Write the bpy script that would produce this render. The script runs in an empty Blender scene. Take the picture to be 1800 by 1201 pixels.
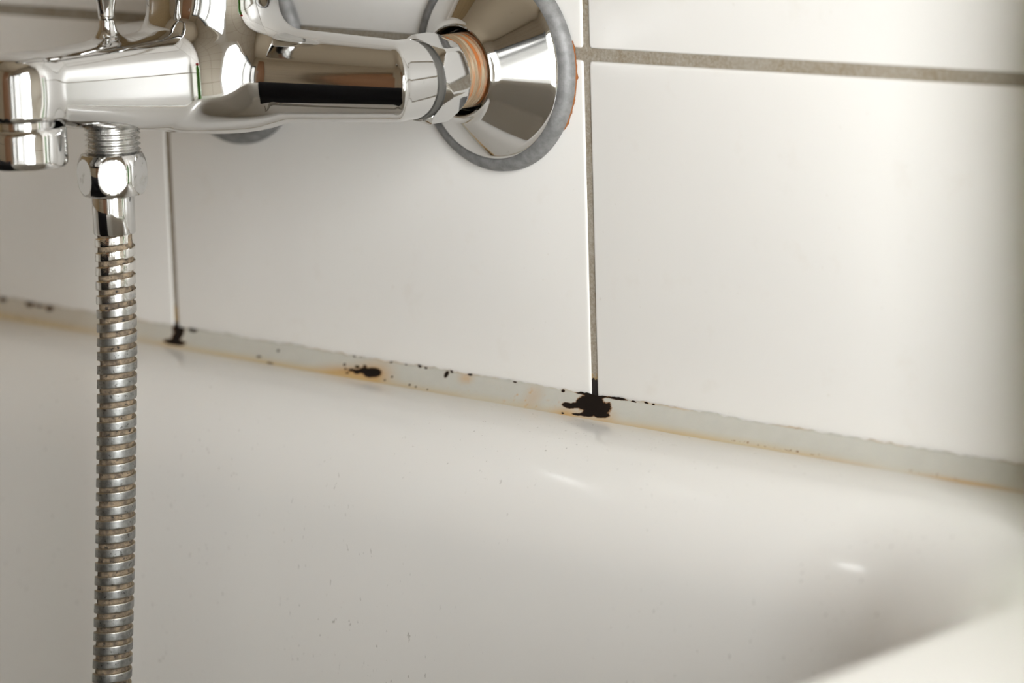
import bpy, math, random
import numpy as np
from mathutils import Matrix, Vector

random.seed(7)
rng = np.random.default_rng(7)
SC = bpy.context.scene
COL = SC.collection
PI = math.pi

# ------------------------------------------------------------------ camera
# world: X to the right along the tiled wall, Y into the wall, Z up; origin at the
# foot of a vertical tile joint where it meets the sealant. Metres.
CAM_R = ((0.7293371, 0.68353844, -0.02902745),
         (0.1116694, -0.16079624, -0.98065005),
         (-0.67497951, 0.71198298, -0.19360499))      # rows: right, down, forward
cam_data = bpy.data.cameras.new('camera')
cam = bpy.data.objects.new('camera', cam_data)
COL.objects.link(cam)
r, d, f = (Vector(v) for v in CAM_R)
M = Matrix((( r.x, -d.x, -f.x), (r.y, -d.y, -f.y), (r.z, -d.z, -f.z))).to_4x4()
M.translation = Vector((0.8391, -0.9312, 0.2692))
cam.matrix_world = M
cam_data.sensor_width = 36.0
cam_data.lens = 114.24
cam_data.clip_start = 0.02
cam_data.dof.use_dof = True
cam_data.dof.focus_distance = 1.268
cam_data.dof.aperture_fstop = 6.5
SC.camera = cam

# ------------------------------------------------------------------ light
SC.view_settings.view_transform = 'Standard'
SC.view_settings.look = 'None'
SC.view_settings.gamma = 1.0
SC.view_settings.use_curve_mapping = False
SC.cycles.caustics_reflective = False
SC.view_settings.exposure = 1.72
world = bpy.data.worlds.new('overcast_sky')
SC.world = world
world.use_nodes = True
bg = world.node_tree.nodes['Background']
bg.inputs['Color'].default_value = (0.955, 0.985, 1.0, 1)
bg.inputs['Strength'].default_value = 6.0

ROOM_X0, ROOM_X1 = -1.36, 0.97
ROOM_Y1 = -2.10
ROOM_Z0, ROOM_Z1 = -0.58, 1.85
W1 = (0.54, 0.93, -0.48, 0.90)      # window_1 in the front wall: x0, x1, z0, z1
W2 = (-2.06, -0.42, -0.48, 0.90)    # window_2 in the right wall: y0, y1, z0, z1

def portal(name, loc, rot, sx, sy):
    l = bpy.data.lights.new(name, 'AREA')
    l.shape = 'RECTANGLE'; l.size = sx; l.size_y = sy
    l.cycles.is_portal = True
    o = bpy.data.objects.new(name, l); COL.objects.link(o)
    o.location = loc; o.rotation_euler = rot
    return o
portal('window_daylight', ((W1[0]+W1[1])/2, ROOM_Y1-0.06, (W1[2]+W1[3])/2), (PI/2, 0, 0), W1[1]-W1[0], W1[3]-W1[2])
portal('window_daylight', (ROOM_X1+0.06, (W2[0]+W2[1])/2, (W2[2]+W2[3])/2), (PI/2, 0, PI/2), W2[1]-W2[0], W2[3]-W2[2])

# ------------------------------------------------------------------ helpers
def tag(o, label=None, cat=None, group=None, kind=None):
    if label: o['label'] = label
    if cat: o['category'] = cat
    if group: o['group'] = group
    if kind: o['kind'] = kind
    return o

def obj(name, me, mat=None, parent=None):
    o = bpy.data.objects.new(name, me); COL.objects.link(o)
    if mat is not None and not me.materials: me.materials.append(mat)
    if parent is not None: o.parent = parent
    return o

def empty(name, loc=(0, 0, 0)):
    o = bpy.data.objects.new(name, None); COL.objects.link(o)
    o.location = loc; o.empty_display_size = 0.02
    return o

def mesh(name, verts, faces, smooth=True, sharp=None):
    me = bpy.data.meshes.new(name)
    me.from_pydata([tuple(map(float, v)) for v in verts], [], [tuple(map(int, q)) for q in faces])
    me.validate(); me.update()
    if smooth:
        me.polygons.foreach_set('use_smooth', [True]*len(me.polygons))
        if sharp is not None: me.set_sharp_from_angle(angle=math.radians(sharp))
    return me

def boxes(name, bs):
    V, F = [], []
    for (x0, x1, y0, y1, z0, z1) in bs:
        b = len(V)
        V += [(x0,y0,z0),(x1,y0,z0),(x1,y1,z0),(x0,y1,z0),(x0,y0,z1),(x1,y0,z1),(x1,y1,z1),(x0,y1,z1)]
        F += [tuple(b+i for i in q) for q in ((3,2,1,0),(4,5,6,7),(0,1,5,4),(1,2,6,5),(2,3,7,6),(3,0,4,7))]
    return mesh(name, V, F, smooth=False)

def lathe(name, prof, n=96, sharp=32, closed=False, rfun=None):
    """prof: (radius, height) along +Z; rfun(theta, r, h) may cut flats"""
    V, F = [], []
    for (rr, h) in prof:
        for i in range(n):
            th = 2*PI*i/n
            q = rfun(th, rr, h) if rfun else rr
            V.append((q*math.cos(th), q*math.sin(th), h))
    m = len(prof)
    for j in range(m-1 if not closed else m):
        for i in range(n):
            a, b = j*n+i, j*n+(i+1) % n
            c, e = ((j+1) % m)*n+(i+1) % n, ((j+1) % m)*n+i
            F.append((a, b, c, e))
    if not closed:
        F.append(tuple(range(n))[::-1]); F.append(tuple((m-1)*n+i for i in range(n)))
    return mesh(name, V, F, sharp=sharp)

def arc(c, rr, a0, a1, k):
    return [(c[0]+rr*math.cos(math.radians(a0+(a1-a0)*i/k)), c[1]+rr*math.sin(math.radians(a0+(a1-a0)*i/k))) for i in range(k+1)]

# numpy value noise, fractal
def vnoise(x, y, seed=0):
    xi, yi = np.floor(x).astype(np.int64), np.floor(y).astype(np.int64)
    fx, fy = x-xi, y-yi
    fx, fy = fx*fx*(3-2*fx), fy*fy*(3-2*fy)
    def hsh(a, b):
        h = (a*374761393 + b*668265263 + seed*974711) & 0xffffffff
        h = ((h ^ (h >> 13))*1274126177) & 0xffffffff
        return ((h ^ (h >> 16)) & 0xffff)/65535.0
    return (hsh(xi, yi)*(1-fx)+hsh(xi+1, yi)*fx)*(1-fy)+(hsh(xi, yi+1)*(1-fx)+hsh(xi+1, yi+1)*fx)*fy
def fnoise(x, y, seed=0, octs=4):
    s = 0; a = 0.5
    for k in range(octs):
        s = s+a*vnoise(x*2**k, y*2**k, seed+k*17); a *= 0.5
    return s/(1-0.5**octs)

# ------------------------------------------------------------------ materials
class NT:
    def __init__(s, name):
        s.m = bpy.data.materials.new(name); s.m.use_nodes = True
        s.t = s.m.node_tree; s.b = s.t.nodes['Principled BSDF']
    def n(s, typ, **kw):
        x = s.t.nodes.new(typ)
        for k, v in kw.items():
            if k in x.inputs: x.inputs[k].default_value = v
            else: setattr(x, k, v)
        return x
    def l(s, a, b): s.t.links.new(a, b)
    def set(s, **kw):
        for k, v in kw.items():
            k = k.replace('_', ' ')
            s.b.inputs[k].default_value = (*v, 1) if isinstance(v, tuple) and len(v) == 3 else v
        return s
    def coord(s):
        return s.n('ShaderNodeTexCoord').outputs['Object']
    def noise(s, scale, detail=4, rough=0.55, vec=None):
        x = s.n('ShaderNodeTexNoise'); x.inputs['Scale'].default_value = scale
        x.inputs['Detail'].default_value = detail; x.inputs['Roughness'].default_value = rough
        s.l(vec if vec is not None else s.coord(), x.inputs['Vector'])
        return x.outputs['Fac']
    def ramp(s, fac, a, b, c0=(0,0,0,1), c1=(1,1,1,1)):
        x = s.n('ShaderNodeValToRGB'); e = x.color_ramp.elements
        e[0].position = a; e[1].position = b; e[0].color = c0; e[1].color = c1
        s.l(fac, x.inputs['Fac']); return x.outputs['Color']
    def mix(s, fac, a, b):
        x = s.n('ShaderNodeMix', data_type='RGBA')
        for k, v in ((6, a), (7, b)):
            if isinstance(v, tuple): x.inputs[k].default_value = (*v, 1) if len(v) == 3 else v
            else: s.l(v, x.inputs[k])
        if isinstance(fac, (int, float)): x.inputs[0].default_value = fac
        else: s.l(fac, x.inputs[0])
        return x.outputs[2]
    def bump(s, h, strength, dist):
        x = s.n('ShaderNodeBump'); x.inputs['Strength'].default_value = strength; x.inputs['Distance'].default_value = dist
        s.l(h, x.inputs['Height']); s.l(x.outputs['Normal'], s.b.inputs['Normal'])
    def attr(s, name):
        return s.n('ShaderNodeAttribute', attribute_name=name).outputs['Fac']
    def math(s, op, a, b=None, c=None):
        x = s.n('ShaderNodeMath', operation=op)
        for i, v in enumerate((a, b, c)):
            if v is None: continue
            if isinstance(v, (int, float)): x.inputs[i].default_value = v
            else: s.l(v, x.inputs[i])
        return x.outputs[0]

def mat_tile():
    t = NT('glazed_white_tile').set(Roughness=0.3)
    vec = t.n('ShaderNodeNewGeometry').outputs['Position']
    base = t.mix(t.noise(14, 3, vec=vec), (0.76, 0.735, 0.695), (0.80, 0.775, 0.735))
    spots = t.ramp(t.noise(330, 2, 0.5, vec=vec), 0.72, 0.77)
    base = t.mix(t.math('MULTIPLY', spots, 0.16), base, (0.45, 0.38, 0.27))
    smear = t.ramp(t.noise(55, 3, 0.6, vec=vec), 0.60, 0.75)
    base = t.mix(t.math('MULTIPLY', smear, 0.13), base, (0.60, 0.52, 0.42))
    t.l(base, t.b.inputs['Base Color'])
    t.bump(t.noise(26, 1, vec=vec), 0.25, 0.0007)
    return t.m
def mat_grout():
    t = NT('stained_cement_grout').set(Roughness=0.85)
    vec = t.coord()
    c = t.mix(t.ramp(t.noise(22, 4, 0.6, vec), 0.38, 0.66), (0.27, 0.235, 0.185), (0.19, 0.138, 0.075))
    c = t.mix(t.ramp(t.noise(900, 3, 0.7, vec), 0.35, 0.7), c, (0.36, 0.325, 0.27))
    # black mould at the foot of the joints by the sealant, with a brown fringe
    sep = t.n('ShaderNodeSeparateXYZ'); t.l(vec, sep.inputs[0])
    wob = t.math('MULTIPLY', t.math('SUBTRACT', t.noise(520, 3, 0.6, vec), 0.5), 0.008)
    h = t.math('ADD', sep.outputs['Z'], wob)
    near = t.math('LESS_THAN', t.math('ABSOLUTE', sep.outputs['X']), 0.004)
    near2 = t.math('LESS_THAN', t.math('ABSOLUTE', t.math('ADD', sep.outputs['X'], 0.25)), 0.004)
    black = t.math('ADD', t.math('MULTIPLY', near, t.math('LESS_THAN', h, 0.0058)), t.math('MULTIPLY', near2, t.math('LESS_THAN', h, 0.0010)))
    brown = t.math('ADD', t.math('MULTIPLY', near, t.math('LESS_THAN', h, 0.0072)), t.math('MULTIPLY', near2, t.math('LESS_THAN', h, 0.009)))
    c = t.mix(t.math('MULTIPLY', brown, 0.75), c, (0.34, 0.22, 0.08))
    c = t.mix(black, c, (0.011, 0.007, 0.005))
    t.l(c, t.b.inputs['Base Color'])
    t.bump(t.noise(900, 3, 0.7, vec), 0.5, 0.0004)
    return t.m
def mat_sealant():
    t = NT('mouldy_silicone').set(Roughness=0.34, Subsurface_Weight=0.12)
    t.b.inputs['Subsurface Radius'].default_value = (0.004, 0.003, 0.002)
    t.b.inputs['Subsurface Scale'].default_value = 0.4
    vec = t.coord()
    c = t.mix(t.noise(120, 3, 0.6, vec), (0.47, 0.455, 0.40), (0.535, 0.52, 0.465))
    st = t.attr('stain')
    c = t.mix(t.ramp(st, 0.05, 0.9), c, (0.50, 0.29, 0.105))
    yl = t.attr('yellow')
    c = t.mix(t.math('MULTIPLY', yl, 0.75), c, (0.52, 0.41, 0.22))
    fine = t.math('MULTIPLY', t.math('SUBTRACT', t.noise(1500, 3, 0.6, vec), 0.5), 0.35)
    mo = t.math('ADD', t.attr('mould'), fine)
    c = t.mix(t.ramp(mo, 0.33, 0.46), c, (0.24, 0.12, 0.045))
    c = t.mix(t.ramp(mo, 0.44, 0.54), c, (0.011, 0.007, 0.005))
    t.l(c, t.b.inputs['Base Color'])
    t.l(t.mix(t.ramp(mo, 0.42, 0.54), (0.34,)*3, (0.8,)*3), t.b.inputs['Roughness'])
    t.l(t.mix(t.ramp(mo, 0.42, 0.54), (0.5,)*3, (0.12,)*3), t.b.inputs['Specular IOR Level'])
    t.bump(t.noise(500, 3, 0.6, vec), 0.25, 0.0005)
    return t.m
def mat_enamel():
    t = NT('white_bath_enamel').set(Roughness=0.14)
    vec = t.coord()
    c = t.mix(t.noise(6, 2, vec=vec), (0.775, 0.755, 0.715), (0.80, 0.78, 0.745))
    mp = t.n('ShaderNodeMapping'); mp.inputs['Scale'].default_value = (1, 1, 0.45); t.l(vec, mp.inputs['Vector'])
    sp = t.ramp(t.noise(620, 2, 0.5, mp.outputs[0]), 0.70, 0.74)
    zone = t.ramp(t.noise(13, 2, 0.5, vec), 0.42, 0.6)
    c = t.mix(t.math('MULTIPLY', t.math('MULTIPLY', sp, zone), 0.55), c, (0.20, 0.17, 0.13))
    t.l(c, t.b.inputs['Base Color'])
    t.bump(t.noise(9, 2, vec=vec), 0.2, 0.002)
    return t.m
def mat_chrome(name='polished_chrome', worn=0.0, tint=(0.615, 0.61, 0.60), base=0.03):
    t = NT(name).set(Metallic=1.0, Roughness=0.03, Base_Color=tint)
    vec = t.n('ShaderNodeNewGeometry').outputs['Position']
    lime = t.ramp(t.noise(210, 5, 0.65, vec), 0.66-worn, 0.80-worn)
    t.l(t.mix(t.math('MULTIPLY', lime, 0.55), tint, (0.42, 0.40, 0.36)), t.b.inputs['Base Color'])
    t.l(t.mix(lime, (base,)*3, (max(0.33, base),)*3), t.b.inputs['Roughness'])
    return t.m
def mat_worn():
    t = NT('worn_grey_plating').set(Metallic=0.45, Roughness=0.6)
    vec = t.coord()
    c = t.mix(t.ramp(t.noise(260, 4, 0.65, vec), 0.38, 0.66), (0.20, 0.197, 0.193), (0.29, 0.286, 0.28))
    t.l(c, t.b.inputs['Base Color'])
    t.bump(t.noise(600, 3, 0.7, vec), 0.3, 0.0003)
    return t.m
def mat_thread():
    t = NT('limescaled_rusty_thread').set(Roughness=0.7, Metallic=0.15)
    mp = t.n('ShaderNodeMapping'); mp.inputs['Scale'].default_value = (0.3, 0.3, 3.5); t.l(t.coord(), mp.inputs['Vector'])
    vec = mp.outputs[0]
    c = t.mix(t.ramp(t.noise(190, 4, 0.6, vec), 0.35, 0.6), (0.44, 0.35, 0.24), (0.24, 0.17, 0.10))
    c = t.mix(t.ramp(t.noise(120, 4, 0.6, vec), 0.50, 0.62), c, (0.38, 0.12, 0.025))
    t.l(c, t.b.inputs['Base Color'])
    t.bump(t.noise(700, 3, 0.7, vec), 0.6, 0.0005)
    return t.m
def mat_band():
    t = NT('tarnished_hose_band').set(Metallic=1.0)
    vec = t.coord()
    sep = t.n('ShaderNodeSeparateXYZ'); t.l(vec, sep.inputs[0])
    age = t.ramp(t.math('ADD', sep.outputs['Z'], t.math('MULTIPLY', t.noise(150, 3, 0.6, vec), 0.03)), 0.045, 0.075, (1,1,1,1), (0,0,0,1))
    gray = t.mix(t.ramp(t.noise(420, 4, 0.6, vec), 0.40, 0.62), (0.25, 0.25, 0.24), (0.36, 0.36, 0.345))
    spk = t.ramp(t.noise(640, 3, 0.6, vec), 0.61, 0.68)
    gray = t.mix(t.math('MULTIPLY', spk, 0.75), gray, (0.05, 0.045, 0.04))
    c = t.mix(age, (0.76, 0.75, 0.73), gray)
    edge = t.attr('edge')
    c = t.mix(t.math('MULTIPLY', edge, 0.7), c, (0.50, 0.40, 0.26))
    t.l(c, t.b.inputs['Base Color'])
    t.l(t.mix(age, (0.06,)*3, (0.46,)*3), t.b.inputs['Roughness'])
    t.bump(t.noise(500, 3, 0.7, vec), 0.2, 0.0003)
    return t.m
def mat_core():
    t = NT('limescaled_hose_groove').set(Roughness=0.75, Metallic=0.2)
    vec = t.coord()
    c = t.mix(t.ramp(t.noise(330, 4, 0.65, vec), 0.36, 0.62), (0.33, 0.25, 0.165), (0.10, 0.075, 0.052))
    c = t.mix(t.ramp(t.noise(620, 3, 0.6, vec), 0.60, 0.66), c, (0.03, 0.025, 0.02))
    t.l(c, t.b.inputs['Base Color'])
    t.bump(t.noise(900, 3, 0.7, vec), 0.6, 0.0005)
    return t.m
def plain(name, col, rough=0.5, metal=0.0, **kw):
    return NT(name).set(Base_Color=col, Roughness=rough, Metallic=metal, **kw).m
def mat_brick(name, c1, c2, mortar, sx, sy, axis):
    t = NT(name).set(Roughness=0.25)
    vec = t.n('ShaderNodeNewGeometry').outputs['Position']
    sep = t.n('ShaderNodeSeparateXYZ'); t.l(vec, sep.inputs[0])
    com = t.n('ShaderNodeCombineXYZ')
    t.l(sep.outputs[axis[0]], com.inputs[0]); t.l(sep.outputs[axis[1]], com.inputs[1])
    b = t.n('ShaderNodeTexBrick', offset=0.0, squash=1.0)
    b.inputs['Color1'].default_value = (*c1, 1); b.inputs['Color2'].default_value = (*c2, 1); b.inputs['Mortar'].default_value = (*mortar, 1)
    b.inputs['Scale'].default_value = 1.0; b.inputs['Brick Width'].default_value = sx; b.inputs['Row Height'].default_value = sy
    b.inputs['Mortar Size'].default_value = 0.002
    t.l(com.outputs[0], b.inputs['Vector']); t.l(b.outputs['Color'], t.b.inputs['Base Color'])
    return t.m
def mat_wood():
    t = NT('brown_door_wood').set(Roughness=0.4)
    mp = t.n('ShaderNodeMapping'); mp.inputs['Scale'].default_value = (30, 30, 2); t.l(t.coord(), mp.inputs['Vector'])
    t.l(t.mix(t.noise(2, 4, 0.6, mp.outputs[0]), (0.16, 0.07, 0.03), (0.34, 0.17, 0.08)), t.b.inputs['Base Color'])
    return t.m
def mat_pane():
    t = NT('window_glass')
    tr = t.n('ShaderNodeBsdfTransparent'); gl = t.n('ShaderNodeBsdfGlossy'); gl.inputs['Roughness'].default_value = 0.02
    mx = t.n('ShaderNodeMixShader')
    mx.inputs[0].default_value = 0.06; t.l(tr.outputs[0], mx.inputs[1]); t.l(gl.outputs[0], mx.inputs[2])
    t.l(mx.outputs[0], t.t.nodes['Material Output'].inputs['Surface'])
    return t.m

TILE, GROUT, SEAL, ENAMEL = mat_tile(), mat_grout(), mat_sealant(), mat_enamel()
CHROME, CHROME_W, WORN, THREAD = mat_chrome(), mat_chrome('limescaled_chrome', 0.10), mat_worn(), mat_thread()
BAND, CORE = mat_band(), mat_core()
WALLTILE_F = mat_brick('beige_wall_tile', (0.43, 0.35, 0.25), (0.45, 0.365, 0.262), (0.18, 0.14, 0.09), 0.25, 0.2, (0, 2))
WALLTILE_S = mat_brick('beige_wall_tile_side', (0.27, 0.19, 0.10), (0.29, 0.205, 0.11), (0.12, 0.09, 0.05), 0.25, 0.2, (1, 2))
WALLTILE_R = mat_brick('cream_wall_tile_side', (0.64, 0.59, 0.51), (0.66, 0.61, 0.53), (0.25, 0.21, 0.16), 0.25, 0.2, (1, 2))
FLOORM = mat_brick('grey_floor_tile', (0.20, 0.185, 0.17), (0.22, 0.2, 0.185), (0.1, 0.09, 0.08), 0.3, 0.3, (0, 1))
CEILM = plain('ceiling_paint', (0.50, 0.42, 0.31), 0.8)
FRAMEM = plain('white_window_frame', (0.75, 0.74, 0.72), 0.35)
WOOD, PANE = mat_wood(), mat_pane()
RUST = plain('orange_rust_crust', (0.27, 0.09, 0.02), 0.9)

# ------------------------------------------------------------------ setting
G = 0.0007           # grout lies this far behind the tile faces
wall_back = tag(obj('wall_back', boxes('wall_back', [(ROOM_X0, ROOM_X1, G, 0.12, ROOM_Z0, ROOM_Z1)]), GROUT), kind='structure')
tag(obj('floor', boxes('floor', [(ROOM_X0, ROOM_X1, ROOM_Y1, 0.12, ROOM_Z0-0.1, ROOM_Z0)]), FLOORM), kind='structure')
tag(obj('ceiling', boxes('ceiling', [(ROOM_X0, ROOM_X1, ROOM_Y1, 0.12, ROOM_Z1, ROOM_Z1+0.1)]), CEILM), kind='structure')
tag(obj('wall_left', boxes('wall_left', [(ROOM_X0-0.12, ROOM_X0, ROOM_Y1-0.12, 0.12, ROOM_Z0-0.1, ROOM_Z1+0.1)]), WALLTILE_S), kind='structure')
y0, y1 = ROOM_Y1-0.12, ROOM_Y1
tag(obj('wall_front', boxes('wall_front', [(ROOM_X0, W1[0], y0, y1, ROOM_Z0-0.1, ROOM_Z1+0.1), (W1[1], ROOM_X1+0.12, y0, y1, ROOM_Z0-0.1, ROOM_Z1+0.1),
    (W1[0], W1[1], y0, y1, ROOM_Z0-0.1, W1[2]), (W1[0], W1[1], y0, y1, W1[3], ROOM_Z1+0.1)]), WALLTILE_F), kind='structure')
x0, x1 = ROOM_X1, ROOM_X1+0.12
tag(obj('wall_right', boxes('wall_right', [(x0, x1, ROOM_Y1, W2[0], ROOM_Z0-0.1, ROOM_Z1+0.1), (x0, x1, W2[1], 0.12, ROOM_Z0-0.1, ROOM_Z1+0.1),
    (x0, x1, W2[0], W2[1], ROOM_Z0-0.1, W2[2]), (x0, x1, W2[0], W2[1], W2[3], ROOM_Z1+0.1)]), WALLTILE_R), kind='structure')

def window(name, a0, a1, z0, z1, axis):
    w = tag(empty(name), kind='structure')
    def bx(s0, s1, q0, q1, d0, d1):
        if axis == 'x': return (s0, s1, ROOM_Y1-d1, ROOM_Y1-d0, q0, q1)
        return (ROOM_X1+d0, ROOM_X1+d1, s0, s1, q0, q1)
    t = 0.05; mid = (a0+a1)/2
    obj('window_frame', boxes('window_frame', [bx(a0, a0+t, z0, z1, .02, .08), bx(a1-t, a1, z0, z1, .02, .08), bx(a0+t, a1-t, z0, z0+t, .02, .08),
        bx(a0+t, a1-t, z1-t, z1, .02, .08), bx(mid-.02, mid+.02, z0+t, z1-t, .02, .08)]), FRAMEM, w)
    for s0, s1 in ((a0+t, mid-.02), (mid+.02, a1-t)):
        obj('pane', boxes('pane', [bx(s0, s1, z0+t, z1-t, .045, .049)]), PANE, w)
def sheer(name, label, p0, p1, z0, z1, nrm):  # out-of-view cloth, added only to cut down the window light
    V, F = [], []
    L = math.hypot(p1[0]-p0[0], p1[1]-p0[1]); n = int(L/0.008)
    for i in range(n+1):
        q = i/n; w = 0.012*math.sin(i*0.75)+0.004*math.sin(i*0.31)
        x, y = p0[0]+(p1[0]-p0[0])*q+nrm[0]*w, p0[1]+(p1[1]-p0[1])*q+nrm[1]*w
        V += [(x, y, z0), (x, y, z1)]
    for i in range(n): F.append((2*i, 2*i+2, 2*i+3, 2*i+1))
    o = obj(name, mesh(name, V, F), DIMMING_VOILE)
    return tag(o, label, 'curtain')
def mat_dimming_voile():
    t = NT('light_dimming_voile')  # low transmission, set to dim the daylight behind it
    tr = t.n('ShaderNodeBsdfTransparent'); tr.inputs['Color'].default_value = (0.09, 0.088, 0.084, 1)
    tl = t.n('ShaderNodeBsdfTranslucent'); tl.inputs['Color'].default_value = (0.05, 0.049, 0.046, 1)
    mx = t.n('ShaderNodeAddShader')
    t.l(tr.outputs[0], mx.inputs[0]); t.l(tl.outputs[0], mx.inputs[1])
    t.l(mx.outputs[0], t.t.nodes['Material Output'].inputs['Surface'])
    return t.m
DIMMING_VOILE = mat_dimming_voile()
window('window_1', *W1, 'x')
window('window_2', *W2, 'y')
sheer('added_dimming_curtain', 'sheer grey curtain added unseen to dim the window beside the brown door', (0.50, ROOM_Y1+0.05), (0.92, ROOM_Y1+0.05), -0.50, 0.95, (0, 1))  # added to weaken this window's light on the tiles
sheer('added_dimming_curtain', 'sheer grey curtain added unseen to dim part of the window beside the bathtub', (ROOM_X1-0.05, ROOM_Y1+0.08), (ROOM_X1-0.05, -0.90), -0.50, 0.95, (1, 0))  # added to weaken the far panes, so light falls off leftwards
door = tag(empty('door_1', (0.04, ROOM_Y1, ROOM_Z0)), kind='structure')
obj('door_frame', boxes('door_frame', [(-.30, -.25, 0, .035, 0, 2.05), (.25, .30, 0, .035, 0, 2.05), (-.25, .25, 0, .035, 1.99, 2.05)]), WOOD, door)
obj('door_leaf', boxes('door_leaf', [(-.25, .25, 0, .02, 0, 1.99)]), WOOD, door)
obj('door_handle', boxes('door_handle', [(.19, .22, .02, .03, .95, 1.15), (.10, .21, .05, .065, 1.06, 1.075), (.198, .212, .03, .05, 1.06, 1.075)]), CHROME, door)

# tiles of the back wall: every tile its own piece
def tile_mesh(name, corners):
    """corners: bottom-left, bottom-right, top-right, top-left in (x, z); rounded edges"""
    c = np.array(corners, float); ctr = c.mean(0)
    V, F = [], []
    rings = [(0.0, 0.007), (0.0, 0.0005), (0.0003, 0.00014), (0.0009, 0.0), ]
    npt = 0
    for ins, dep in rings:
        loop = []
        for k in range(4):
            p, nx, pv = c[k], c[(k+1) % 4], c[k-1]
            u = (nx-p)/np.linalg.norm(nx-p); v = (pv-p)/np.linalg.norm(pv-p)
            rad = 0.0012
            for a in (0, 1, 2):     # rounded corner
                w = (0.0, 0.29, 1.0)[a]
                q = p+u*(ins+rad*w)+v*(ins+rad*(1.0, 0.29, 0.0)[a])
                loop.append((q[0], dep, q[1]))
        npt = len(loop); V += loop
    for j in range(len(rings)-1):
        for i in range(npt):
            a, b = j*npt+i, j*npt+(i+1) % npt
            F.append((a, b, b+npt, a+npt))
    F.append(tuple((len(rings)-1)*npt+i for i in range(npt)))
    return mesh(name, V, F, sharp=50)
GV, GH = 0.0034, 0.0049
PX = 0.25
Z_UP = 0.1350
cols = range(-6, 4)
def clampx(v): return min(max(v, ROOM_X0+0.003), ROOM_X1-0.003)
# joint heights measured at the column borders: the rows are laid slightly unevenly
jz = {-2: 0.1362, -1: 0.1362, 0: 0.1341, 1: 0.1362}
shared = {}
for ci in cols:
    xa, xb = clampx(ci*PX+GV/2), clampx((ci+1)*PX-GV/2)
    if xb-xa < 0.02: continue
    za, zb = jz.get(ci, Z_UP), jz.get(ci+1, Z_UP)
    for ri in range(-4 if ci >= 1 else -1, 10):
        if ri < -1:
            zt = -0.03-GH-0.2*(-2-ri); zb_ = max(zt-0.2+GH, ROOM_Z0+0.002)
            if zt-zb_ < 0.02: continue
            cs = [(xa, zb_), (xb, zb_), (xb, zt), (xa, zt)]
        elif ri == -1: cs = [(xa, -0.03), (xb, -0.03), (xb, zb-GH/2), (xa, za-GH/2)]
        elif ri == 0: cs = [(xa, za+GH/2), (xb, zb+GH/2), (xb, Z_UP+0.2-GH/2), (xa, Z_UP+0.2-GH/2)]
        else:
            zt = min(Z_UP+0.2*(ri+1)-GH/2, ROOM_Z1-0.002)
            cs = [(xa, Z_UP+0.2*ri+GH/2), (xb, Z_UP+0.2*ri+GH/2), (xb, zt), (xa, zt)]
            if zt-cs[0][1] < 0.02: continue
        ox, oz = cs[0]
        key = tuple(round(v, 5) for q in cs for v in (q[0]-ox, q[1]-oz))
        if key not in shared: shared[key] = tile_mesh('tile', [(q[0]-ox, q[1]-oz) for q in cs])
        t = obj('tile', shared[key], TILE, wall_back)
        t.location = (ox, 0, oz)
        if ri > 0 or abs(ci) > 2:
            t.rotation_euler = (random.uniform(-.002, .002), 0, 0)

# ------------------------------------------------------------------ bathtub
TX0, TX1, TY0, TY1 = -1.34, 0.36, -0.75, -0.001
def tub_mesh():
    # rings: (inset at wall side, inset near side, inset right end, inset left end, z, corner radius)
    rings = [(0, 0, 0, 0, -0.56, .03), (0, 0, 0, 0, -0.014, .03), (.0006, .0006, .0006, .0006, -0.0115, .03), (.003, .003, .003, .003, -0.0090, .03), (.006, .006, .006, .006, -0.0085, .03),
             (.020, .02, .03, .03, -0.0086, .07), (.030, .035, .070, .06, -0.0090, .105)]
    A, B = 0.034, 0.050
    for i in range(1, 17):
        t = math.radians(84)*i/16
        a, b = A*math.sin(t), B*(1-math.cos(t))
        rings.append((.030+a, .035+a, .070+a, .06+a, -0.0090-b, .105+a*0.6))
    zl = rings[-1][4]; l0 = rings[-1]
    for i in range(1, 9):
        q = i/8
        rings.append((l0[0]+.030*q, l0[1]+.03*q, l0[2]+.035*q, l0[3]+.16*q, zl+(-.36-zl)*q, l0[5]+0.01*q))
    l0 = rings[-1]
    for i in range(1, 9):
        t = PI/2*i/8
        a, b = .06*(1-math.cos(t)), .05*math.sin(t)
        rings.append((l0[0]+a, l0[1]+a, l0[2]+a, l0[3]+a, l0[4]-b, max(l0[5]-a*0.3, .08)))
    V, F = [], []
    NC, NS = 20, 24
    for (dw, dn, dr, dl, z, rad) in rings:
        xa, xb, ya, yb = TX0+dl, TX1-dr, TY0+dn, TY1-dw
        loop = []
        cs = [((xb-rad, yb-rad), 90, 0), ((xb-rad, ya+rad), 0, -90), ((xa+rad, ya+rad), -90, -180), ((xa+rad, yb-rad), 180, 90)]
        for k, (c, a0, a1) in enumerate(cs):
            pts = arc(c, rad, a0, a1, NC)
            loop += pts
            nxt = cs[(k+1) % 4]
            e = arc(nxt[0], rad, nxt[1], nxt[2], 1)[0]
            for s in range(1, NS):
                loop.append((pts[-1][0]+(e[0]-pts[-1][0])*s/NS, pts[-1][1]+(e[1]-pts[-1][1])*s/NS))
        V += [(x, y, z) for x, y in loop]
    n = 4*(NC+1+NS-1)
    for j in range(len(rings)-1):
        for i in range(n):
            a, b = j*n+i, j*n+(i+1) % n
            F.append((a, a+n, b+n, b))
    F.append(tuple((len(rings)-1)*n+i for i in range(n))[::-1])
    F.append(tuple(range(n)))
    return mesh('bathtub', V, F, sharp=60)
tub = tag(obj('bathtub', tub_mesh(), ENAMEL), 'white enamelled bathtub with rolled rim against the tiled wall', 'bathtub')

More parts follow.
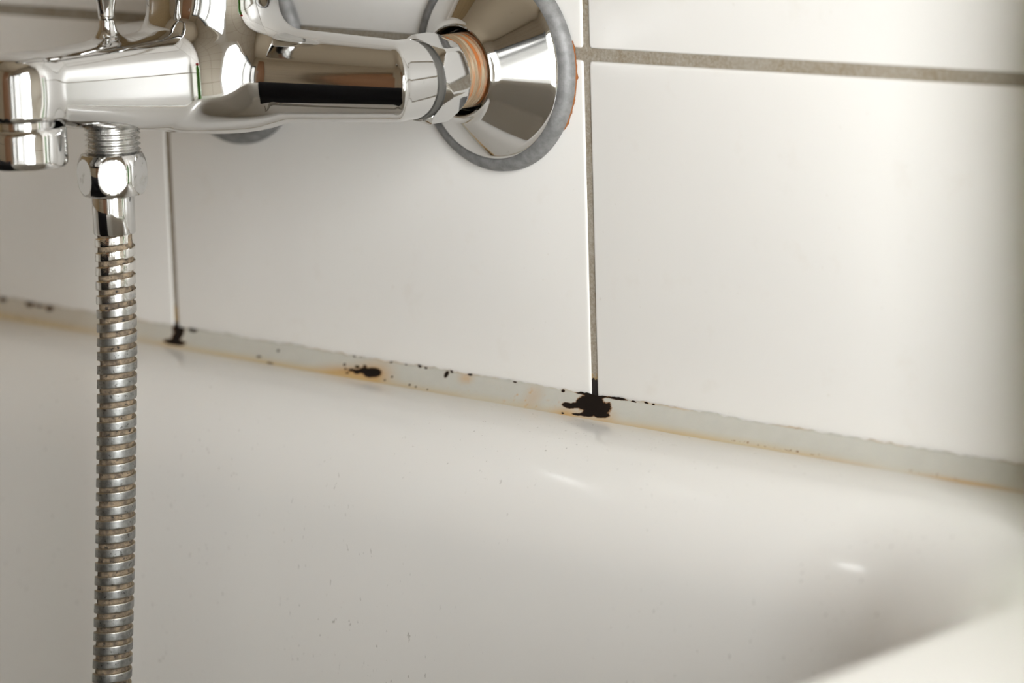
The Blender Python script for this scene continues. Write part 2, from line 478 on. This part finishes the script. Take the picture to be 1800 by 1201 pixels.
# ------------------------------------------------------------------ sealant bead with mould
def sealant():
    BW, BH = 0.0072, 0.0085
    xs = np.concatenate([np.arange(-1.335, -0.42, 0.01), np.arange(-0.42, 0.24, 0.00045), np.arange(0.24, 0.355, 0.005)])
    NV = 26
    v = np.linspace(0, 1, NV)
    Xg, Vg = np.meshgrid(xs, v, indexing='ij')
    top = (fnoise(xs*330, xs*0+3.1, 5, 4)-0.5)*0.0015 + (fnoise(xs*35, xs*0+9.1, 8, 2)-0.5)*0.0010
    bot = (fnoise(xs*60, xs*0+5.7, 9, 3)-0.5)*0.0010
    # section: slightly hollow fillet between wall (top) and rim (bottom)
    sag = 0.0007*np.sin(np.pi*Vg)
    Y = -(Vg*(BW+bot[:, None])) + sag*0.7 - 0.0003
    Z = top[:, None]*np.exp(-Vg/0.10) - Vg*BH - sag*0.7
    lip = 0.0006*np.exp(-(Vg/0.06)**2)          # smeared lip on the tiles
    Y = Y - lip*0.6
    lum = (fnoise(Xg*120, Vg*3, 3, 3)-0.5)*0.00012*np.sin(np.pi*np.clip(Vg, 0, 1))
    Y, Z = Y-lum, Z+lum*0.6
    def blob(x, vv, rx, rv, a=1.0, rot=0.0):
        dx, dv = (Xg*1000-x), (Vg-vv)
        u = dx+rot*dv*8
        q = np.sqrt((u/rx)**2+(dv/rv)**2)
        return a*np.clip(1.5-q, 0, 1.5)
    jag = (fnoise(Xg*420, Vg*4.0, 21, 4)-0.5)
    big = np.maximum.reduce([blob(0.5, .28, 6.5, .26), blob(4.5, .50, 6.6, .34), blob(7.5, .72, 4.5, .14), blob(-3.0, .40, 4.2, .25), blob(-6.5, .52, 3.0, .12), blob(-10.0, .58, 4.0, .11, 1, -0.8),
        blob(0, .03, 9.5, .07), blob(13, .035, 5.5, .05), blob(21.5, .03, 1.7, .035), blob(28, .03, 1.3, .03), blob(31.5, .03, .9, .03), blob(-15.8, .08, 1.1, .055),
        blob(-3.5, .88, 2.5, .05), blob(-10.5, .93, .9, .03), blob(1.5, .82, 4.0, .09),
        blob(-121.0, .60, 5.0, .22), blob(-126.5, .55, 3.0, .16, .95), blob(-129.5, .66, 2.4, .12, .85), blob(-133, .62, 2.2, .08, .8), blob(-131, .45, 1.6, .06, .8), blob(-137.0, .62, .9, .05, .8), blob(-138.8, .45, .9, .06), blob(-80, .17, 1.2, .13), blob(-77.5, .05, .8, .05), blob(-111.8, .82, .7, .04),
        blob(-247.0, .10, 4.2, .20), blob(-246.0, .42, 3.4, .30), blob(-245.5, .72, 7.5, .14), blob(-237.6, .07, 3.0, .09), blob(-180.7, .34, .9, .06, .9), blob(-190, .72, 1.6, .05, .8), blob(-181, .93, 3.0, .04, .7),
        blob(-135, .04, .9, .05), blob(-113, .04, 1.0, .05), blob(-96, .04, 1.1, .06), blob(-92.5, .05, .9, .045), blob(-104, .03, .8, .04), blob(-67, .04, 1.6, .05), blob(-42, .04, 1.2, .035), blob(-109, .62, .6, .05), blob(-97, .84, .8, .045), blob(-93, .88, .6, .04), blob(-86, .90, .6, .03), blob(-127, .36, 1.4, .05, .85), blob(-134.5, .78, 1.0, .045, .8),
        blob(-352, .12, 4.0, .16, .62), blob(-345, .12, 6, .08, .6), blob(-337, .17, 4.0, .14, .62), blob(-372, .10, 4, .14, .6)])
    mould = np.clip(big*1.25 + jag*0.6*np.clip(big*3, 0, 1), 0, 1.4)*0.75
    # pepper of small dots, densest along the upper edge
    dots = fnoise(Xg*900, Vg*9, 33, 2)
    dens = fnoise(Xg*30, Xg*0+2.2, 40, 2)
    rowtop = np.exp(-((Vg-0.03)/0.05)**2)
    zone = np.clip((Xg*1000+150)/20, 0, 1)*np.clip((-60-Xg*1000)/20, 0, 1)
    dm = np.clip((dots-0.53)*7, 0, 1)*rowtop*np.clip((dens-0.35)*3, 0, 1)*(0.55+0.6*zone)
    dm2 = np.clip((dots-0.60)*8, 0, 1)*np.exp(-((Vg-0.85)/0.10)**2)*np.clip((dens-0.4)*3, 0, 1)
    mould = np.maximum(mould, np.maximum(dm*0.75, dm2*0.6))
    grd = lambda x, vv, rx, rv: np.exp(-(((Xg*1000-x)/rx)**2+((Vg-vv)/rv)**2))
    stain = np.clip(0.95*grd(-133, .85, 17, .35)+0.6*grd(-120, .6, 10, .5)+0.55*grd(-69, .2, 4, .2)+0.35*grd(-246, .8, 8, .3)+0.5*grd(-9, .85, 7, .25)+0.35*grd(12, .75, 5, .3)+0.35*grd(-30, .5, 5, .5)
        + 0.65*np.exp(-((Vg-0.97)/0.13)**2)*np.clip(fnoise(Xg*25, Xg*0+.3, 51, 3)*2.2-0.75, 0, 1)
        + 0.55*np.exp(-(Vg/0.05)**2)*np.clip(fnoise(Xg*70, Xg*0+.3, 57, 3)*2.4-0.8, 0, 1)
        + np.clip((fnoise(Xg*700, Vg*6, 63, 2)-0.70)*4, 0, .8)*grd(-30, .6, 45, .4), 0, 1)
    stain = np.maximum(stain, 0.8*np.exp(-((Vg-0.95)/0.10)**2)*np.exp(-((Xg*1000-185)/22)**2))
    yellow = np.clip((Vg-0.62)/0.35, 0, 1)*np.clip(0.35+0.9*(fnoise(Xg*14, Xg*0+7, 71, 2)-0.3), 0, 1)
    yellow = np.clip(yellow*(1+1.2*np.clip((-0.26-Xg)/0.1, 0, 1)), 0, 1)
    stain = np.maximum(stain, np.clip((-0.20-Xg)/0.12, 0, 1)*(0.16+0.25*np.clip((Vg-0.5)/0.5, 0, 1)))
    P = np.stack([Xg, Y, Z], -1).reshape(-1, 3)
    nx = len(xs)
    idx = np.arange(nx*NV).reshape(nx, NV)
    F = np.stack([idx[:-1, :-1], idx[:-1, 1:], idx[1:, 1:], idx[1:, :-1]], -1).reshape(-1, 4)
    # closed back so the bead has body
    nb = len(P)
    back = np.stack([xs, np.full(nx, 0.0009), np.full(nx, -BH+0.0002)], -1)
    P = np.concatenate([P, back]); bi = nb+np.arange(nx)
    F2 = np.stack([idx[:-1, 0], idx[1:, 0], bi[1:], bi[:-1]], -1)
    F3 = np.stack([idx[:-1, -1], bi[:-1], bi[1:], idx[1:, -1]], -1)
    me = mesh('silicone_sealant', P, np.concatenate([F, F2, F3]), sharp=55)
    for nm, arr in (('mould', mould), ('stain', stain), ('yellow', yellow)):
        at = me.attributes.new(nm, 'FLOAT', 'POINT')
        at.data.foreach_set('value', np.concatenate([arr.reshape(-1), np.zeros(nx)]).astype(np.float32))
    return me
tag(obj('silicone_sealant', sealant(), SEAL), 'mouldy grey white silicone sealant bead between bathtub rim and wall tiles', 'sealant')

# ------------------------------------------------------------------ mixer tap
XB = -0.1236           # tap centre along the wall
tap = tag(empty('bath_mixer_tap', (XB, 0, 0.128)), 'chrome single lever bath mixer tap with spout mounted on the tiled wall', 'tap')
def tap_part(name, me, mat, parent=None):
    o = obj(name, me, mat, parent or tap)
    if parent is None: o.matrix_parent_inverse = Matrix.Translation((-XB, 0, -0.128))
    return o
ARM_S, ARM_Y, ARM_Z = 0.0770, -0.0570, 0.1270
COL_Y = -0.0810
def smin(a, b, k):
    h = np.clip(0.5+0.5*(b-a)/k, 0, 1)
    return b*(1-h)+a*h-k*h*(1-h)
def smax(a, b, k): return -smin(-a, -b, k)
def sst(x, w):
    t = np.clip((x+w)/(2*w), 0, 1); return t*t*(3-2*t)
def body_sdf(x, y, z):
    q = np.sqrt((x-XB)**2+1e-8)
    # swept-back arm (tapered) meeting a stub that runs to the wall
    p0 = np.array((0.0, COL_Y, 0.1290)); p1 = np.array((ARM_S, ARM_Y, ARM_Z))
    ax = p1-p0; L = np.linalg.norm(ax); ax = ax/L
    vx, vy, vz = q-p0[0], y-p0[1], z-p0[2]
    t = vx*ax[0]+vy*ax[1]+vz*ax[2]
    rad = np.sqrt(np.maximum((vx-t*ax[0])**2+(vy-t*ax[1])**2+(vz-t*ax[2])**2, 1e-12))
    arm = rad-(0.0200+(0.0158-0.0200)*np.clip(t/L, 0, 1.3))
    stub = np.sqrt((q-ARM_S)**2+(z-ARM_Z)**2+1e-12)-0.0156
    m = np.array((ax[0], 1+ax[1])); m = m/np.linalg.norm(m)
    s = (q-ARM_S)*m[0]+(y-ARM_Y)*m[1]
    w = sst(s, 0.0030)
    elbow = arm*(1-w)+stub*w
    elbow = smax(elbow, y+0.0492, 0.0012)
    # upright cartridge housing
    rc = np.sqrt((x-XB)**2+(y-COL_Y)**2+1e-12)-(0.0252+0.0010*np.clip((z-.14)/.03, 0, 1))
    colm = smax(rc, 0.1125-z, 0.014)
    colm = smax(colm, z-0.186, 0.002)
    d = smin(elbow, colm, 0.011)
    # spout
    u = np.clip((COL_Y-y)/(0.096), 0, 1.1)
    a = 0.0245-0.0150*u+0.0045*u*u
    b = 0.0205-0.0030*u-0.0045*u*u
    zc = 0.1280+0.0038*u*u
    sp = ((np.abs((x-XB)/a)**2.8+np.abs((z-zc)/b)**2.8+1e-9)**(1/2.8)-1)*np.minimum(a, b)
    sp = smax(sp, y-COL_Y-0.01, 0.004); sp = smax(sp, -0.180-y, 0.004)
    d = smin(d, sp, 0.012)
    rn = np.sqrt((x-XB)**2+(y+0.1775)**2+1e-12)-0.0148
    nose = smax(rn, z-0.1452, 0.010); nose = smax(nose, 0.1205-z, 0.002)
    d = smin(d, nose, 0.0025)
    st = np.sqrt((x-XB)**2+(y+0.1350)**2+1e-12)-0.0030
    st = smax(st, z-0.1545, 0.0006); st = smax(st, 0.135-z, 0.002)
    d = smin(d, st, 0.0075)
    return d
def sdf_mesh(name, fn, lo, hi, h):
    g = [np.arange(lo[i], hi[i]+h, h) for i in range(3)]
    X, Y, Z = np.meshgrid(*g, indexing='ij')
    D = fn(X, Y, Z)
    S = D < 0
    nx, ny, nz = D.shape
    c = np.zeros((nx-1, ny-1, nz-1), int)
    for i in (0, 1):
        for j in (0, 1):
            for k in (0, 1): c += S[i:nx-1+i, j:ny-1+j, k:nz-1+k]
    act = (c > 0) & (c < 8)
    idx = -np.ones(c.shape, int); ii = np.argwhere(act); idx[act] = np.arange(len(ii))
    acc = np.zeros((len(ii), 3)); cnt = np.zeros(len(ii))
    crn = [(i, j, k) for i in (0, 1) for j in (0, 1) for k in (0, 1)]
    for p in crn:
        for ax in range(3):
            if p[ax]: continue
            q = list(p); q[ax] = 1
            a = D[tuple((ii+np.array(p)).T)]; b = D[tuple((ii+np.array(q)).T)]
            m = (a < 0) != (b < 0)
            t = np.where(m, a/np.where(m, a-b, 1), 0)
            pos = np.array(p, float)[None].repeat(len(ii), 0); pos[:, ax] += t
            acc += np.where(m[:, None], pos, 0); cnt += m
    P = np.array(lo)+h*(ii+acc/cnt[:, None])
    def grad(P, e=2e-5):
        Gd = np.zeros_like(P)
        for ax in range(3):
            q = P.copy(); q[:, ax] += e; w = P.copy(); w[:, ax] -= e
            Gd[:, ax] = (fn(*q.T)-fn(*w.T))/(2*e)
        return Gd
    for _ in range(4):
        Gd = grad(P); dv = fn(*P.T)
        P = P-Gd*(np.clip(dv, -h, h)/np.maximum((Gd**2).sum(1), 0.05))[:, None]
    F = []
    for ax in range(3):
        o1, o2 = [(1, 2), (2, 0), (0, 1)][ax]
        sl = [slice(1, -1)]*3; sl[ax] = slice(0, -1)
        sl2 = list(sl); sl2[ax] = slice(1, None)
        A, Bm = S[tuple(sl)], S[tuple(sl2)]
        for flip in (False, True):
            e = np.argwhere((A != Bm) & (A == (not flip)))
            if not len(e): continue
            e = e+np.array([0 if i == ax else 1 for i in range(3)])
            d1 = np.zeros(3, int); d1[o1] = 1; d2 = np.zeros(3, int); d2[o2] = 1
            q = [idx[tuple((e-d1-d2).T)], idx[tuple((e-d2).T)], idx[tuple(e.T)], idx[tuple((e-d1).T)]]
            F.append(np.stack(q[::-1] if flip else q, -1))
    F = np.concatenate(F)
    N = grad(P); N /= np.maximum(np.linalg.norm(N, axis=1), 1e-9)[:, None]
    me = bpy.data.meshes.new(name)
    me.from_pydata(P.tolist(), [], F.tolist()); me.update()
    me.polygons.foreach_set('use_smooth', [True]*len(me.polygons))
    me.normals_split_custom_set_from_vertices(N.tolist())
    return me
tap_part('tap_body', sdf_mesh('tap_body', body_sdf, (-0.222, -0.200, 0.100), (-0.026, -0.043, 0.190), 0.00125), CHROME)

# parts on the wall connections (axis +Z of the lathe turned towards the room, i.e. -Y)
ROT_OUT = Matrix.Rotation(PI/2, 4, 'X')     # +Z -> -Y
def on_axis(o, x, z, spin=0.0):
    o.matrix_parent_inverse = Matrix.Translation((-XB, 0, -0.128))
    o.matrix_basis = Matrix.Translation((x, 0, z)) @ ROT_OUT @ Matrix.Rotation(spin, 4, 'Z')
def hexcut(af, n=6, ph=0.0):
    def fn(th, rr, h):
        a = (th-ph+PI/n) % (2*PI/n)-PI/n
        return min(rr, af/2/math.cos(a))
    return fn
cone_prof = [(0.0150, 0.003), (0.0372, 0.0040), (0.0374, 0.0052), (0.0370, 0.0062)]
cone_prof += [(0.0370+(0.0194-0.0370)*i/10, 0.0062+(0.0225-0.0062)*i/10) for i in range(1, 11)]
cone_prof += [(0.0190, 0.0235), (0.0184, 0.0241), (0.0178, 0.0241), (0.0174, 0.0235), (0.0172, 0.022), (0.0172, 0.006), (0.0150, 0.003)]
me_cone = lathe('rosette', cone_prof, 160, 30, closed=True)
me_rim = lathe('rim', [(0.036, 0.0006), (0.0418, 0.0006), (0.0423, 0.0012), (0.0421, 0.0030), (0.0412, 0.0046), (0.0396, 0.0056), (0.0378, 0.0060), (0.0366, 0.0056), (0.036, 0.004)], 160, 40, closed=True)
# threaded pipe end
tp = []
for i in range(0, 13):
    h = 0.012+0.0018*i
    tp += [(0.0139, h), (0.0148, h+0.0005), (0.0148, h+0.0008), (0.0139, h+0.0013)]
me_pipe = lathe('threaded_connector', [(0.0139, 0.004)]+tp+[(0.0139, 0.036)], 64, 40)
nut_prof = [(0.0140, 0.0322), (0.0152, 0.0322)]
nut_prof += [(0.0152+0.0025*math.sin(t*PI/2)**0.8, 0.0322+0.0030*t) for t in np.linspace(0.1, 1, 10)]
nut_prof += [(0.0177, h) for h in np.linspace(0.0356, 0.0432, 10)]
nut_prof += [(0.0177-0.0017*t, 0.0432+0.0028*t) for t in np.linspace(0.1, 1, 8)]
nut_prof += [(0.0150, 0.0461), (0.0140, 0.0461)]
me_nut = lathe('union_nut', nut_prof, 240, 14, rfun=hexcut(0.0316))
me_washer = lathe('washer', [(0.0138, 0.0455), (0.0150, 0.0455), (0.0152, 0.0462), (0.0152, 0.0480), (0.0151, 0.0487), (0.0150, 0.0490), (0.0138, 0.0490)], 96, 40)
GRIME = plain('dark_grimy_gap', (0.10, 0.095, 0.085), 0.6, 0.4)
for k, sx in enumerate((1, -1)):
    x = XB+sx*ARM_S; z = 0.1275
    o = obj('rosette', me_cone, CHROME, tap); on_axis(o, x, z)
    rm = obj('rim', me_rim, WORN, o)
    o = obj('threaded_connector', me_pipe, THREAD, tap); on_axis(o, x, z)
    o = obj('union_nut', me_nut, CHROME_W if sx < 0 else CHROME, tap); on_axis(o, x, ARM_Z-0.0008, math.radians(12))
    o = obj('washer', me_washer, GRIME, tap); on_axis(o, x, ARM_Z-0.0008)
    if sx == 1:
        # rust crust along the lower right foot of the rosette
        V, F = [], []
        n = 90
        for i in range(n+1):
            ang = math.radians(16-50*i/n)
            amt = (0.0001+0.0006*max(0, fnoise(np.array([i*0.17]), np.array([0.4]), 81, 3)[0]-0.38)*3)*min(1, (n-i)/8, i/6)
            for rr, yy in ((0.0412, -0.0004), (0.0420+amt, -0.0002), (0.0422+amt*0.7, -0.0007-amt*0.5), (0.0416, -0.0016)):
                V.append((x+rr*math.cos(ang), yy, z+rr*math.sin(ang)))
        for i in range(n):
            for j in range(3): F.append((i*4+j, i*4+j+1, i*4+4+j+1, i*4+4+j))
        tap_part('rust_crust', mesh('rust_crust', V, F), RUST)
def vertical(me, name, mat, y, z=0.0, parent=None):
    o = obj(name, me, mat, parent or tap)
    o.matrix_parent_inverse = Matrix.Translation((-XB, 0, -0.128))
    o.matrix_basis = Matrix.Translation((XB, y, z)); return o
# aerator under the nose
aer = [(0.0090, 0.1030), (0.0128, 0.1030), (0.0150, 0.1033), (0.0157, 0.1042), (0.0158, 0.1060), (0.0158, 0.1150), (0.0156, 0.1168), (0.0148, 0.1178), (0.0120, 0.1182), (0.0120, 0.1215)]
vertical(lathe('aerator', aer, 128, 40), 'aerator', CHROME_W, -0.1775)
DULL = mat_chrome('dull_brass_plating', 0.12, (0.60, 0.59, 0.57), 0.27)
# shower outlet thread
tp = [(0.0098, 0.119)]
h = 0.1135
while h > 0.1015:
    tp += [(0.0096, h), (0.0107, h-0.0008), (0.0107, h-0.0010), (0.0096, h-0.0018)]; h -= 0.0021
vertical(lathe('shower_outlet', tp[::-1], 96, 30), 'shower_outlet', DULL, -0.1352)
# diverter pull knob
kn = [(0.0027, 0.1546), (0.0031, 0.1548), (0.0032, 0.1560), (0.0033, 0.1580), (0.0037, 0.1605), (0.0046, 0.1640), (0.0060, 0.1680), (0.0066, 0.1720), (0.0064, 0.1750), (0.0054, 0.1768), (0.0020, 0.1775)]
vertical(lathe('diverter_knob', kn, 64, 60), 'diverter_knob', CHROME, -0.1350)
# cap and lever over the cartridge
cap = [(0.0250, 0.1865), (0.0262, 0.1875), (0.0262, 0.200)] + arc((0.0132, 0.200), 0.013, 0, 80, 8) + [(0.002, 0.2135)]
vertical(lathe('lever_cap', cap, 96, 40), 'lever_cap', CHROME, COL_Y)
def lever_mesh():
    # open loop lever: two side bars joined by a round end
    pts = [(-0.015, -0.078, 0.198), (-0.0165, -0.100, 0.207), (-0.0165, -0.130, 0.218), (-0.0155, -0.160, 0.228)]
    pts += [(-0.0155*math.cos(a_), -0.170-0.016*math.sin(a_), 0.232+0.005*math.sin(a_)) for a_ in np.linspace(0.1, PI-0.1, 14)]
    pts += [(-p[0], p[1], p[2]) for p in pts[:4]][::-1]
    P_ = np.array(pts); V, F = [], []; N = 16
    for i in range(len(P_)):
        t = P_[min(i+1, len(P_)-1)]-P_[max(i-1, 0)]; t /= np.linalg.norm(t)
        u = np.cross(t, (0, 0.33, 0.94)); u /= np.linalg.norm(u); w = np.cross(u, t)
        for k_ in range(N):
            a_ = 2*PI*k_/N
            q = P_[i]+0.0050*math.cos(a_)*u+0.0042*math.sin(a_)*w
            V.append((XB+q[0], q[1], q[2]))
    for j in range(len(P_)-1):
        for i in range(N): F.append((j*N+i, j*N+(i+1) % N, (j+1)*N+(i+1) % N, (j+1)*N+i))
    F.append(tuple(range(N))[::-1]); F.append(tuple((len(P_)-1)*N+i for i in range(N)))
    return mesh('lever', V, F, sharp=70)
tap_part('lever', lever_mesh(), CHROME)

# ------------------------------------------------------------------ shower hose
HY = -0.1355
hose = tag(empty('shower_hose', (XB, HY, 0.1)), 'tarnished metal spiral shower hose hanging from the tap into the bathtub', 'hose')
HINV = Matrix.Translation((-XB, -HY, -0.1))
def hpart(name, me, mat, loc=None):
    o = obj(name, me, mat, hose); o.matrix_parent_inverse = HINV
    if loc: o.location = loc
    return o
np_ = []
for t in np.linspace(0, 1, 40):
    # barrel turned between two rounded shoulders
    rr = 0.01345-0.0017*abs(2*t-1)**3.0
    np_.append((rr, 0.0872+(0.1030-0.0872)*t))
np_ = [(0.0080, 0.0870), (0.0108, 0.0869)]+np_+[(0.0108, 0.1032), (0.0098, 0.1033)]
hpart('hose_nut', lathe('hose_nut', np_, 300, 12, rfun=hexcut(0.0247, ph=math.radians(-40))), CHROME_W, (XB, -0.1362, 0))
fer = [(0.0074, 0.0718), (0.0079, 0.0719), (0.0082, 0.0726), (0.0082, 0.0862), (0.0080, 0.0868), (0.0074, 0.0869)]
hpart('ferrule', lathe('ferrule', fer, 96, 40), CHROME, (XB, -0.1366, 0))
# centre line in the Y-Z plane
ctl = np.array([(-.1366, .0722), (-.1383, .030), (-.1400, .0074), (-.1442, -.045), (-.1502, -.1054), (-.160, -.19), (-.172, -.28), (-.190, -.345), (-.215, -.384), (-.25, -.3995), (-.30, -.4015), (-.35, -.4015)])
def spline(P, n):
    P = np.vstack([2*P[0]-P[1], P, 2*P[-1]-P[-2]]); out = []
    for i in range(1, len(P)-2):
        for t in np.linspace(0, 1, n, endpoint=False):
            p0, p1, p2, p3 = P[i-1:i+3]
            out.append(0.5*((2*p1)+(-p0+p2)*t+(2*p0-5*p1+4*p2-p3)*t*t+(-p0+3*p1-3*p2+p3)*t**3))
    out.append(P[-2]); return np.array(out)
cl = spline(ctl, 40)
sl = np.concatenate([[0], np.cumsum(np.linalg.norm(np.diff(cl, axis=0), axis=1))])
LEN = sl[-1]
def frame(s):
    y = np.interp(s, sl, cl[:, 0]); z = np.interp(s, sl, cl[:, 1])
    y2 = np.interp(s+0.002, sl, cl[:, 0]); z2 = np.interp(s+0.002, sl, cl[:, 1]); y1 = np.interp(s-0.002, sl, cl[:, 0]); z1 = np.interp(s-0.002, sl, cl[:, 1])
    ty, tz = y2-y1, z2-z1; l = np.maximum(np.hypot(ty, tz), 1e-9)
    return y, z, ty/l, tz/l
def hose_pt(s, th, rad):
    s = np.clip(s, 0, LEN); y, z, ty, tz = frame(s)
    # normals: X axis and (T x X); th measured so that the front winds upwards to the right
    nyy, nzz = tz, -ty
    return np.stack([XB+rad*np.cos(th), y+rad*np.sin(th)*(-nyy)*-1, z+rad*np.sin(th)*nzz], -1)
PITCH = 0.00556
NA = 40
turns = LEN/PITCH-1.2
nn = int(turns*NA)
k = np.arange(nn+1)
th = -2*PI*k/NA*-1
s0 = (k/NA+0.35)*PITCH
prof = [(-0.30, 0.0061, 1), (-0.325, 0.0072, 1), (-0.318, 0.00765, 1), (-0.29, 0.00778, .3), (-0.2, 0.00780, 0), (0.2, 0.00780, 0), (0.29, 0.00778, .3), (0.318, 0.00765, 1), (0.325, 0.0072, 1), (0.30, 0.0061, 1)]
Vs = []; ed = []
for (o_, rr, e_) in prof:
    jit = 1+0.008*(fnoise(k*0.05, k*0+o_*9, 91, 2)-0.5)
    Vs.append(hose_pt(s0+o_*PITCH, th, rr*jit)); ed.append(np.full(nn+1, float(e_)))
Vs = np.stack(Vs, 1); npf = len(prof)
idx = np.arange((nn+1)*npf).reshape(nn+1, npf)
F = np.stack([idx[:-1, :-1], idx[1:, :-1], idx[1:, 1:], idx[:-1, 1:]], -1).reshape(-1, 4)
me = mesh('spiral_band', Vs.reshape(-1, 3), F, sharp=45)
at = me.attributes.new('edge', 'FLOAT', 'POINT'); at.data.foreach_set('value', np.stack(ed, 1).reshape(-1).astype(np.float32))
hpart('spiral_band', me, BAND)
ns = 500; ss = np.linspace(0, LEN, ns); NA2 = 28
tt = np.arange(NA2)*2*PI/NA2
Sg, Tg = np.meshgrid(ss, tt, indexing='ij')
P = hose_pt(Sg.ravel(), Tg.ravel(), 0.00665+0.0004*(fnoise(Sg.ravel()*900, Tg.ravel()*3, 95, 2)-0.5))
idx = np.arange(ns*NA2).reshape(ns, NA2)
F = np.stack([idx[:-1], np.roll(idx, -1, 1)[:-1], np.roll(idx, -1, 1)[1:], idx[1:]], -1).reshape(-1, 4).tolist()
F += [idx[0].tolist()[::-1], idx[-1].tolist()]
hpart('hose_core', mesh('hose_core', P, F, sharp=70), CORE)

# ------------------------------------------------------------------ things mirrored in the chrome
bot = tag(empty('shampoo_bottle', (0.268, -0.050, -0.0085)), 'green shampoo bottle with red cap standing on the bathtub rim corner', 'bottle')
def oval(prof, name):
    me = lathe(name, prof, 48, 50)
    for v in me.vertices: v.co.y *= 0.72
    return me
obj('bottle_body', oval([(0.017, 0.0), (0.021, 0.001), (0.0225, 0.006), (0.0225, 0.175), (0.021, 0.188), (0.016, 0.199), (0.011, 0.204), (0.011, 0.210)], 'bottle_body'), plain('green_plastic', (0.09, 0.30, 0.03), 0.3), bot)
obj('cap', lathe('cap', [(0.0135, 0.206), (0.014, 0.207), (0.014, 0.230), (0.012, 0.233), (0.002, 0.234)], 40, 40), plain('red_plastic', (0.55, 0.03, 0.03), 0.35), bot)
# black bath mat hung over the near rim of the tub
def mat_mesh():
    prof = [(-0.775, -0.30), (-0.772, -0.06), (-0.766, -0.012), (-0.752, 0.004), (-0.735, 0.007), (-0.712, 0.005), (-0.690, -0.010), (-0.676, -0.045), (-0.668, -0.10), (-0.650, -0.24), (-0.630, -0.34), (-0.600, -0.398), (-0.52, -0.404), (-0.42, -0.404)]
    V, F = [], []
    nx = 40; T = 0.007
    for i in range(nx+1):
        x = -0.62+0.60*i/nx; wv = 0.002*math.sin(i*0.9)
        row = [(x, y+wv, z+0.002) for y, z in prof]
        off = []
        for j, (y, z) in enumerate(prof):
            a = prof[max(j-1, 0)]; b = prof[min(j+1, len(prof)-1)]
            t = Vector((b[0]-a[0], b[1]-a[1])).normalized()
            off.append((x, y-t.y*T+wv, z+t.x*T+0.002))
        V += row+off[::-1]
    m = 2*len(prof)
    for i in range(nx):
        for j in range(m): F.append((i*m+j, (i+1)*m+j, (i+1)*m+(j+1) % m, i*m+(j+1) % m))
    F.append(tuple(range(m))); F.append(tuple(nx*m+j for j in range(m))[::-1])
    return mesh('bath_mat', V, F, sharp=60)
tag(obj('bath_mat', mat_mesh(), plain('black_terry', (0.006, 0.005, 0.006), 0.95)), 'black bath mat hung over the bathtub edge away from the wall', 'bath mat')
